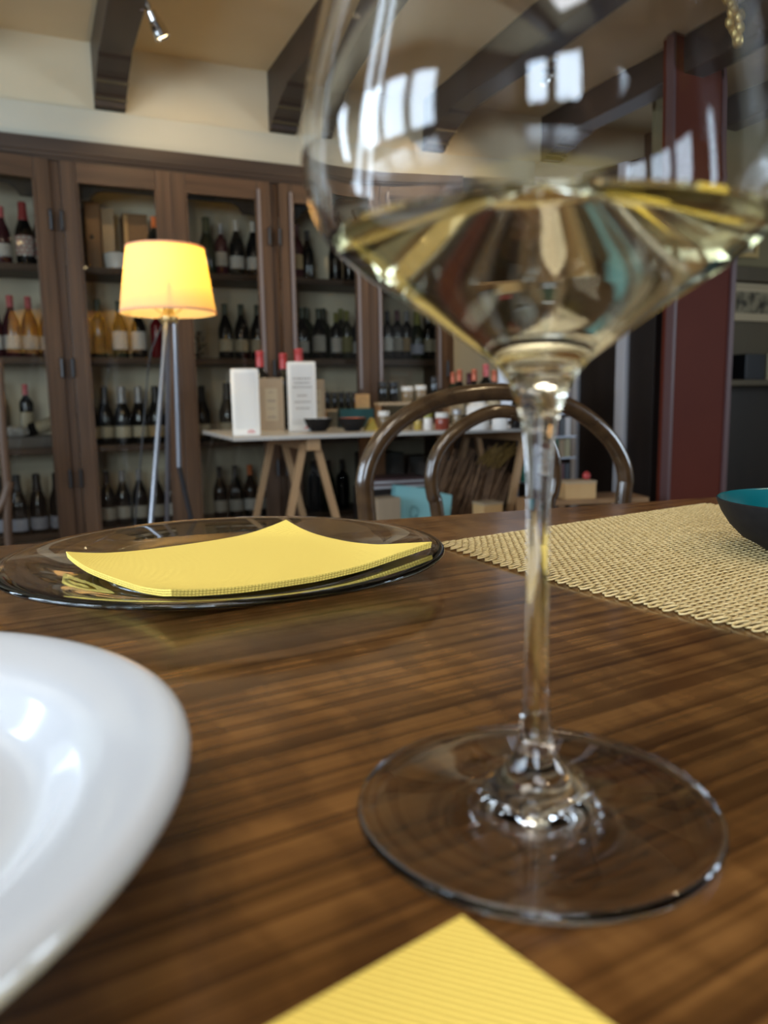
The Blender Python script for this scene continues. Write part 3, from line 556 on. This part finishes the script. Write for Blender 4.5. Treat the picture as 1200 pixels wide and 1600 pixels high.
for k in range(46):
    a = Vector((random.uniform(-.02, .14), random.uniform(-.09, -.05), random.uniform(.50, .56))); st.tube([a, a+Vector((random.uniform(.05, .10), 0, random.uniform(.05, .09)))], .004, 4)
q = st.build('straw', M['straw_dark'], tw); q['kind'] = 'stuff'
for px, py0, w1, h1, y, nm, lab, mt in [(762, 800, .055, .37, 3.15, 'pine_box', 'pale pine box in front of the vine bundle', 'pine'), (901, 795, .075, .46, 2.95, 'pine_gift_box', 'light pine gift box on the low bench beside the partition', 'pine'), (828, 800, .045, .40, 2.98, 'brown_carton', 'dark brown carton beyond the wine glass stem', 'crate_wood')]:
    e = empty(nm, (spot(px, py0, y).x, y, 0), -.3 if px > 850 else 0, lab, 'box'); hb = h1
    z0 = 0 if px != 901 else .30
    if px == 901: e.location.z = .385; hb = .085
    MB().box(-w1, w1, -.05, .05, 0, hb-.01, bev=.003).build('body', M[mt], e); MB().box(-w1-.002, w1+.002, -.052, .052, hb-.01, hb, bev=.002).build('lid', M['crate_pale' if mt == 'pine' else mt], e)
bn = empty('low_bench', (spot(920, 800, 2.98).x, 2.98, 0), -.3, 'low brown bench carrying the light pine gift box', 'bench')
MB().box(-.22, .25, -.12, .12, .36, .385, bev=.003).build('seat', M['crate_wood'], bn)
for x in (-.19, .20):
    for y in (-.1, .08): MB().box(x, x+.03, y, y+.03, 0, .36).build('leg', M['crate_wood'], bn)
rd = MB().lathe([(0, 0), (.014, .004), (.02, .02), (.012, .034), (0, .04)], 14).build('red_ornament', M['cap_red'], None, (spot(916, 762, 2.95).x, 2.95, .47), smooth=50); tag(rd, 'tiny red ornament on top of the light pine gift box', 'ornament')
# wire rack with books near the partition
wr = empty('wire_rack', (2.49, 3.34, 0), 0, 'tall grey wire rack filled with books between trestle table and partition', 'rack')
for x in (-.16, .10):
    for y in (-.08, .08): MB().tube([(x, y, 0), (x, y, .95)], .006, 6).build('upright', M['steel'], wr)
for z in (.42, .55, .66, .78): MB().box(-.16, .10, -.08, .08, z-.004, z+.004).build('rack_shelf', M['steel'], wr)
for lev, z in enumerate((.424, .554, .664, .784)):
    for k in range(6):
        cm = M[['green_card', 'cap_wine', 'kraft', 'navy', 'gold_tin', 'pages', 'mauve'][(k*2+lev) % 7]]; h = random.uniform(.085, .10) if z < .7 else random.uniform(.11, .14)
        o = MB().box(-.017, .017, -.06, .06, 0, h, bev=.001).build('book', cm, None, wr.location+Vector((-.135+.038*k, 0, z)))
        tag(o, '%s book from the lamp side on the %s level of the wire rack' % (ORD[k], ['lowest', 'second', 'third', 'top'][lev]), 'book', 'books in the wire rack')

# ------------------------------------------------------------------ floor lamp
hub = ony(264, 497, 3.06)
lp = empty('floor_lamp', (hub.x, hub.y, 0), 0, 'lit tripod floor lamp with cream drum shade and steel legs', 'lamp')
zb, zt = 1.205, 1.440; rb, rt = .177, .143
MB().lathe([(rb, zb), (rb-.0, zb+.003), (rt, zt-.003), (rt, zt)], 64).build('lamp_shade', M['shade'], lp, smooth=60)
rim = MB(); rim2 = MB(); rim.lathe([(rb-.002, zb-.003), (rb+.0018, zb-.003), (rb+.0018, zb+.006), (rb-.002, zb+.006), (rb-.002, zb-.003)], 64); rim2.lathe([(rt-.002, zt-.006), (rt+.0018, zt-.006), (rt+.0018, zt+.003), (rt-.002, zt+.003), (rt-.002, zt-.006)], 64)
rim.build('shade_rim', M['shade'], lp, smooth=60); rim2.build('shade_rim', M['shade'], lp, smooth=60)
MB().lathe([(0, 1.165), (.03, 1.167), (.035, 1.175), (.035, 1.19), (.02, 1.2), (.018, 1.26), (.014, 1.27), (0, 1.27)], 20).build('lamp_holder', M['brass'], lp, smooth=40)
fr_ = MB()
for k in range(3): a = 2*PI*k/3+.4; fr_.tube([(.02*math.cos(a), .02*math.sin(a), 1.20), ((rb-.02)*math.cos(a)*.9, (rb-.02)*math.sin(a)*.9, 1.28), ((rb-.018)*math.cos(a), (rb-.018)*math.sin(a), 1.30)], .003, 5)
fr_.build('shade_carrier', M['brass'], lp)
MB().lathe([(0, 1.27), (.012, 1.272), (.028, 1.30), (.031, 1.33), (.022, 1.355), (0, 1.365)], 20).build('bulb', M['bulb'], lp, smooth=50)
pl = D.lights.new('lamp_light', 'POINT'); pl.energy = 7; pl.color = (1, .70, .28); pl.shadow_soft_size = .04; o = link('lamp_light', pl, lp, (0, 0, 1.385))
def lampleg(px, py, y, bend=None):
    q = ony(px, py, y)-Vector((hub.x, hub.y, 0)); top = Vector((0, 0, 1.175))+Vector((q.x, q.y, 0)).normalized()*.02
    if bend:
        m_ = ony(bend[0], bend[1], bend[2])-Vector((hub.x, hub.y, 0)); l_ = MB().tube([top, m_], .010, 10).build('leg', M['steel'], lp)
        d = (q-m_); e_ = m_+d*(m_.z/-d.z) if d.z < 0 else q; MB().tube([m_, e_], .010, 10).build('lower_leg', M['black_metal'], l_)
    else:
        d = q-top; e_ = top+d*(top.z/-d.z); l_ = MB().tube([top, e_], .010, 10).build('leg', M['steel'], lp)
    MB().lathe([(0, 0), (.014, 0), (.014, .012), (0, .014)], 10, (e_.x, e_.y, 0)).build('rubber_foot', M['black_metal'], l_)
lampleg(236, 815, 2.88); lampleg(299, 812, 3.05, (280, 730, 3.03)); lampleg(262, 700, 3.30)
MB().tube(smoothpath([(-.02, .02, 1.17), (-.07, .05, 1.05), (-.09, .08, .9), (-.13, .10, .6), (-.17, .12, .3), (-.2, .14, .004), (-.45, .35, .004)], 5), .003, 6).build('power_cord', M['black_metal'], lp)

# ------------------------------------------------------------------ ceiling spotlights
def track(name, c, heads, label, power):
    e = empty(name, c, 0, label, 'spotlight', 'chrome ceiling spotlights')
    MB().lathe([(0, 0), (.05, 0), (.05, -.022), (.035, -.03), (0, -.03)], 24).build('ceiling_plate', M['white_card'] if power < 50 else M['chrome'], e, smooth=40)
    for (dx, dy, dz), aim in heads:
        p = Vector((dx, dy, dz)); a = Vector(aim).normalized()
        MB().tube([(0, 0, -.03), (dx*.4, dy*.4, dz*.6), p], .006, 6).build('arm', M['chrome'], e)
        T = Matrix.Translation(p) @ a.to_track_quat('Z', 'Y').to_matrix().to_4x4()
        h = MB().lathe([(0, -.05), (.018, -.048), (.02, -.02), (.024, -.018), (.024, -.005), (.028, 0), (.03, .03), (.033, .05), (.030, .05), (.022, .03), (0, .025)], 20, T=T).build('lamp_head', M['chrome'], e, smooth=40)
        MB().lathe([(0, .047), (.026, .044), (.022, .032), (0, .03)], 16, T=T).build('bulb', M['bulb'], h)
        s = D.lights.new('spot_light', 'SPOT'); s.energy = power; s.color = WARM; s.spot_size = math.radians(105); s.spot_blend = .8; s.shadow_soft_size = .03
        link('spot_light', s, e, p+a*.06).rotation_euler = a.to_track_quat('-Z', 'Y').to_euler()
c = ony(205, -12, 3.45); c.z = CEIL
track('ceiling_spotlight', c, [((.03, -.02, -.12), (.5, .9, -1)), ((.085, -.05, -.24), (.5, .1, -1))], 'two headed chrome spotlight on the ceiling above the floor lamp', 24)
c = onz(850, 68, CEIL)
track('ceiling_spotlight', c, [((.02, -.03, -.10), (-.5, .9, -1)), ((-.02, -.07, -.17), (-.5, .6, -1))], 'two headed chrome spotlight on the ceiling seen through the wine glass', 24)
for (x, y), lb_ in (((-1.3, 1.6), 'chrome spotlight on the ceiling near the side window'), ((1.5, .2), 'chrome spotlight on the ceiling above the dining table end'), ((.6, -1.3), 'chrome spotlight on the ceiling behind the diner')):
    track('ceiling_spotlight', Vector((x, y, CEIL)), [((.0, 0, -.12), (.0, .0, -1)), ((.06, .02, -.16), (.1, .5, -1))], lb_, 14)
bd = empty('beaded_pendant', onz(1180, -30, CEIL), 0, 'string of golden glass beads hanging from the ceiling beam', 'pendant')
p0 = Vector(); p1 = ony(1192, 45, bd.location.y)-bd.location
for k in range(14):
    q = p1*(k/13)+Vector((random.uniform(-.03, .03), random.uniform(-.03, .03), 0)) if k else Vector((0, 0, -.02))
    bm = bmesh.new(); bmesh.ops.create_icosphere(bm, subdivisions=2, radius=.028); bm.verts.index_update(); bb = MB().add([v.co+q for v in bm.verts], [[v.index for v in g.verts] for g in bm.faces]); bm.free(); bb.build('bead', M['gold_leaf'], bd)
MB().tube([p0, p1], .003, 5).build('wire', M['brass'], bd)

# ------------------------------------------------------------------ chairs
ch_ = empty('bentwood_chair', (.70, 1.02, 0), 0, 'brown bentwood chair with double hooped back beyond the dining table', 'chair')
CYY = 1.06
def cpt(px, py, y=CYY): q = ony(px, py, y)-ch_.location; return q
def conv(L): return [cpt(*p) for p in L]
outer = conv([(574, 812), (571, 780), (570, 750), (580, 715), (603, 678), (640, 647), (690, 624), (745, 614), (800, 613), (855, 622), (905, 644), (945, 677), (968, 712), (977, 745), (974, 780)])
l0, r0 = outer[0], outer[-1]
outer = [Vector((l0.x+.0, l0.y+.05, 0)), Vector((l0.x+.01, l0.y+.03, .3)), Vector((l0.x+.015, l0.y-.0, .5))]+outer+[Vector((r0.x-.015, r0.y, .5)), Vector((r0.x-.01, r0.y+.03, .3)), Vector((r0.x, r0.y+.05, 0))]
MB().tube(smoothpath(outer, 6), .0142, 14).build('back_hoop', M['bentwood'], ch_, smooth=60)
inner = conv([(684, 806), (677, 775), (674, 745), (682, 712), (703, 682), (738, 656), (775, 643), (812, 648), (842, 672), (863, 705), (868, 740), (864, 770), (856, 800)])
inner = [Vector((inner[0].x+.02, inner[0].y-.01, .465))]+inner+[Vector((inner[-1].x-.02, inner[-1].y-.01, .465))]
MB().tube(smoothpath(inner, 6), .0112, 12).build('inner_hoop', M['bentwood'], ch_, smooth=60)
sx_, sy_ = (l0.x+r0.x)/2, -.13
MB().lathe([(0, .45), (.18, .45), (.2, .44), (.205, .455), (.2, .47), (.17, .468), (0, .462)], 40, (sx_, sy_, 0)).build('seat', M['bentwood'], ch_, smooth=50)
for s in (-1, 1): MB().tube([(sx_+s*.14, sy_-.12, .45), (sx_+s*.17, sy_-.16, .2), (sx_+s*.19, sy_-.19, 0)], .016, 10, .011).build('leg', M['bentwood'], ch_, smooth=60)
MB().tube([(sx_+.165*math.cos(t*PI/12), sy_+.165*math.sin(t*PI/12), .25) for t in range(24)], .009, 8, closed=True).build('stretcher', M['bentwood'], ch_, smooth=60)
c2 = empty('armchair', (-.40, 3.2, 0), 0, 'brown wooden armchair cut by the edge of the picture near the cabinet', 'chair')
def c2p(px, py, y=3.2): return ony(px, py, y)-c2.location
post = [c2p(-3, 560), c2p(5, 690), c2p(11, 760), c2p(15, 860)]; e_ = post[-1]; post.append(Vector((e_.x+.03, e_.y, 0)))
MB().tube(smoothpath(post, 4), .016, 8).build('front_post', M['cab_v'], c2, smooth=60)
arm = [c2p(14, 752), c2p(8, 778), c2p(-6, 800), c2p(-40, 810), c2p(-110, 800)]
MB().tube(smoothpath(arm, 5), .018, 8).build('arm', M['cab_v'], c2, smooth=60)
MB().box(-.50, .07, -.05, .45, .40, .45, bev=.015).build('seat', M['cab_h'], c2)
MB().box(-.50, .05, .43, .46, .45, .95, bev=.01).build('backrest', M['cab_h'], c2)
for x, y in ((-.48, -.03), (-.48, .43), (.04, .43)): MB().tube([(x, y, 0), (x, y, .42)], .018, 8).build('leg', M['cab_v'], c2)

# ------------------------------------------------------------------ dining table
E1, E2 = onz(0, 852, ZT), onz(1130, 775, ZT); ta = math.atan2(E2.y-E1.y, E2.x-E1.x)
dt = empty('dining_table', (E1.x, E1.y, 0), ta, 'polished dark walnut dining table laid for a meal', 'table')
MB().box(-.75, 1.05, -.95, 0, ZT-.028, ZT, bev=.003).build('table_top', M['table'], dt)
MB().box(-.68, .98, -.06, -.04, ZT-.11, ZT-.028).build('apron', M['cab_h'], dt); MB().box(-.68, .98, -.91, -.89, ZT-.11, ZT-.028).build('apron', M['cab_h'], dt)
for x in (-.70, .97):
    for y in (-.07, -.91): MB().box(x, x+.05, y-.0, y+.05, 0, ZT-.028, bev=.004).build('leg', M['cab_v'], dt)

# ------------------------------------------------------------------ wine glass and its wine
GX, GY = .0997, .1383
gl_ = empty('wine_glass', (GX, GY, ZT), 0, 'large stemmed wine glass standing on the table, partly filled', 'glass')
out = [(0, .0012), (.030, .0006), (.0392, .0), (.0404, .0004), (.0411, .0012), (.0412, .0020), (.0407, .0028), (.0397, .0031), (.0385, .0030), (.0365, .0029), (.030, .0034), (.020, .0046), (.013, .0064), (.0085, .0090), (.0058, .0125), (.0042, .017), (.0032, .024), (.0027, .034), (.0024, .050), (.0024, .066), (.0026, .076), (.0031, .084), (.0040, .0902), (.0053, .0945), (.0068, .0980), (.0088, .1010), (.0118, .1037), (.0180, .1081), (.0250, .1130), (.0340, .1188), (.0398, .1229), (.0440, .1266), (.0468, .1303), (.0484, .1345), (.0493, .139), (.0496, .144), (.0490, .151), (.0476, .159), (.0454, .168), (.0428, .177), (.0398, .187), (.0367, .197), (.0336, .2075), (.0330, .2100)]
th = .0011
WL = .1280
def dens(P, k=5): return [(max(q.x, 0), q.y) for q in smoothpath([(a, b, 0) for a, b in P], k)]
o_d = dens(out, 4); th = .0009; inn = []
for k in range(1, len(o_d)-1):                                          # inner wall = outer wall moved in by the thickness of the glass
    (r0_, z0_), (r1_, z1_) = o_d[k-1], o_d[k+1]; L_ = math.hypot(r1_-r0_, z1_-z0_); nx, nz_ = -(z1_-z0_)/L_, (r1_-r0_)/L_
    r_, z_ = o_d[k][0]+nx*th, o_d[k][1]+nz_*th
    if o_d[k][1] > .1012 and r_ > .002: inn.append((r_, z_))
inn.append((o_d[-1][0]-th, .2098))
low = [p for p in inn if p[1] < WL-.0003]; up = [p for p in inn if p[1] > WL+.0003]
t_ = (WL-low[-1][1])/(up[0][1]-low[-1][1]); riw = low[-1][0]+(up[0][0]-low[-1][0])*t_
s_d = [(0, low[0][1]-.0006), (low[0][0]*.5, low[0][1]-.0004)]+low+[(riw, WL)]; i_d = [(riw, WL)]+up
gb = MB().lathe(o_d+[(.03255, .2103)]+i_d[::-1], 128)
me = D.meshes.new('glass_body'); me.from_pydata(gb.v, [], gb.f); me.materials.append(M['crystal'])
def orient(me, test):
    bm = bmesh.new(); bm.from_mesh(me); bmesh.ops.remove_doubles(bm, verts=bm.verts, dist=1e-7)
    bmesh.ops.recalc_face_normals(bm, faces=bm.faces); bm.normal_update()
    f = max(bm.faces, key=lambda q: math.hypot(*q.calc_center_median()[:2])); c = f.calc_center_median()
    if f.normal.x*c.x+f.normal.y*c.y < 0: bmesh.ops.reverse_faces(bm, faces=bm.faces)
    bm.to_mesh(me); bm.free(); me.polygons.foreach_set('use_smooth', [True]*len(me.polygons)); me.update()
orient(me, 0); link('glass_body', me, gl_)
# the wine: underside and flank meet the glass, the flat surface meets the air
wn = MB().lathe(s_d, 128, mi=0); wn.lathe([(riw, WL), (riw*.96, WL-.0004), (riw*.8, WL-.0006), (0, WL-.0006)], 128, mi=1)
me = D.meshes.new('white_wine'); me.from_pydata(wn.v, [], wn.f); me.materials.append(M['wine_side']); me.materials.append(M['wine_top']); me.polygons.foreach_set('material_index', wn.mi)
orient(me, 0); wo = link('white_wine', me, None, (GX, GY, ZT)); tag(wo, 'pale golden white wine filling the lower bowl of the wine glass', 'wine')

# ------------------------------------------------------------------ plates, napkins, mat, bowl
PC = Vector((.0925, .413, ZT))
pp = [(0, .0030), (.056, .0030), (.062, .0022), (.064, .0), (.068, .0), (.071, .0022), (.082, .0048), (.098, .0088), (.112, .0120), (.1165, .0130), (.1182, .0142), (.1178, .0156), (.1160, .0160), (.110, .0152), (.096, .0120), (.083, .0084), (.073, .0066), (.060, .0060), (0, .0060)]
gp = MB().lathe(dens(pp[1:-1], 3) and [(0, .0030)]+dens(pp[1:-1], 3)+[(0, .0060)], 128)
me = D.meshes.new('glass_plate'); me.from_pydata(gp.v, [], gp.f); me.materials.append(M['plate_glass']); orient(me, 0)
tag(link('glass_plate', me, None, PC), 'clear glass plate holding a yellow napkin', 'plate')
WC = Vector((-.080, .176, ZT))
wp = [(0, .003), (.060, .003), (.064, .0), (.068, .0), (.070, .003), (.080, .0115), (.092, .0175), (.102, .0200), (.1055, .0212), (.1070, .0234), (.1066, .0254), (.1048, .0264), (.101, .0261), (.093, .0240), (.088, .0222), (.084, .0195), (.080, .0150), (.076, .0108), (.070, .0086), (.055, .0080), (0, .0080)]
tag(MB().lathe([(0, .003)]+dens(wp[1:-1], 3)+[(0, .008)], 128).build('white_plate', M['china'], None, WC, smooth=60), 'glossy white china plate with a rounded rim, close to the camera', 'plate')
def napkin(corners, label, sag, layers, name='paper_napkin', wave=0):
    cx = sum((c for c in corners), Vector())/4
    e = empty(name, (cx.x, cx.y, cx.z), 0, label, 'napkin', 'yellow paper napkins'); N = 28
    for ly in range(layers):
        v = []; f = []; top = []
        ins = .0012*ly
        for side in (0, 1):
            for j in range(N+1):
                for i in range(N+1):
                    s = ins+(1-2*ins/1)*(i/N); t = ins+(1-2*ins)*(j/N)
                    if i == 0 or i == N or j == 0 or j == N: pass
                    p = (corners[0]*(1-s)+corners[1]*s)*(1-t)+(corners[3]*(1-s)+corners[2]*s)*t
                    z = sag(s, t)
                    v.append(Vector((p.x-cx.x, p.y-cx.y, p.z+z-cx.z-ly*.0011-side*.0009)))
        n1 = (N+1)**2
        for j in range(N):
            for i in range(N):
                a = j*(N+1)+i; q = (a, a+1, a+N+2, a+N+1); f.append(q); f.append(tuple(k+n1 for k in q[::-1]))
        ed = [j for j in range(N+1)]+[N+(N+1)*j for j in range(1, N+1)]+[N*(N+1)+i for i in range(N-1, -1, -1)]+[(N+1)*j for j in range(N-1, 0, -1)]
        for k in range(len(ed)): a, b = ed[k], ed[(k+1) % len(ed)]; f.append((a, a+n1, b+n1, b))
        MB().add(v, f).build('paper_ply', M['napkin'], e, smooth=50)
    return e
A_, B_, C_, D_ = onz(103, 862, .7865), onz(447, 812, .7885), onz(675, 857, .7870), onz(268, 938, .7800)
def ptop(r):
    Q = [(0, .006), (.060, .006), (.073, .0066), (.083, .0084), (.096, .0120), (.110, .0152), (.116, .0160), (1, .0160)]
    for (a, b), (c_, d) in zip(Q, Q[1:]):
        if a <= r <= c_: return b+(d-b)*(r-a)/(c_-a)
def sag1(s, t):
    p = (A_*(1-s)+B_*s)*(1-t)+(D_*(1-s)+C_*s)*t; x, y = 2*s-1, 2*t-1
    z = p.z-.0085*((1-x*x)+(1-y*y)-.6*(1-x*x)*(1-y*y))
    lo = ZT+ptop((Vector((p.x, p.y))-Vector((PC.x, PC.y))).length)+.0048
    return (z if z > lo+.003 else lo+.003*math.exp((z-lo-.003)/.003))-p.z
napkin([A_, B_, C_, D_], 'yellow ribbed paper napkin folded square, lying in the glass plate', sag1, 3)
z2 = ZT+.005; K = onz(722, 1430, z2); ua = (onz(430, 1600, z2)-K).normalized(); ub = Vector((-ua.y, ua.x, 0)); ub = ub if ub.y < 0 else -ub
def sag2(s, t): return .0006*math.sin(3*s+2*t)
napkin([K, K+ua*.14, K+ua*.14+ub*.14, K+ub*.14], 'yellow paper napkin lying flat on the table in front of the wine glass foot', sag2, 4)
# golden woven mat
ML = onz(686, 846, ZT+.003); MT = onz(1100, 785, ZT+.003); mu = (MT-ML).normalized(); mw = (MT-ML).length; mv = Vector((mu.y, -mu.x, 0)); ma = math.atan2(mu.y, mu.x)
pm = empty('woven_placemat', (ML.x, ML.y, ZT), ma, 'golden woven placemat of small loops beneath the black bowl', 'placemat')
mlen = .40; pitch_u, pitch_v = .0052, .0040; nu, nv = int(mw/pitch_u), int(mlen/pitch_v)
gm = MB(); SEG, TS = 9, 4
for j in range(nv):
    shear = .07*(j/nv)*0
    for i in range(nu):
        cx = (i+.5+(j % 2)*.5)*pitch_u+random.uniform(-.0003, .0003)-.019*math.sin(min(1, j*pitch_v/.34)*PI)*(1-i/nu); cy = -(j+.5)*pitch_v+random.uniform(-.0003, .0003)
        ring = []
        aa = random.uniform(.45, .75)
        for k in range(SEG):
            a = 2*PI*k/SEG; x = .0036*math.cos(a); y = .0023*math.sin(a)
            ring.append((cx+x*math.cos(-aa)-y*math.sin(-aa), cy+x*math.sin(-aa)+y*math.cos(-aa), .0018+.0010*math.cos(a)))
        gm.tube(ring, .00062, TS, closed=True)
me = D.meshes.new('weave'); me.from_pydata(gm.v, [], gm.f); me.materials.append(M['straw']); me.polygons.foreach_set('use_smooth', [True]*len(me.polygons))
q = link('weave', me, pm); q['kind'] = 'stuff'
# black bowl with teal lining
bo_ = onz(1287, 866, ZT+.004); BR = .0575
bl = empty('black_bowl', (bo_.x, bo_.y, ZT+.0035), 0, 'matt black bowl with teal lining on the golden placemat', 'bowl')
MB().lathe([(0, .0), (.024, 0), (.028, .001), (.036, .006), (.0435, .0100), (.050, .0168), (.0545, .0238), (BR, .0308), (BR+.0002, .0316), (BR-.0006, .0322)], 96).build('body', M['bowl_out'], bl, smooth=50)
MB().lathe([(BR-.0006, .0322), (BR-.0022, .0314), (.0525, .0238), (.048, .018), (.0415, .012), (.034, .0075), (.026, .004), (0, .003)], 96).build('lining', M['teal'], bl, smooth=50)
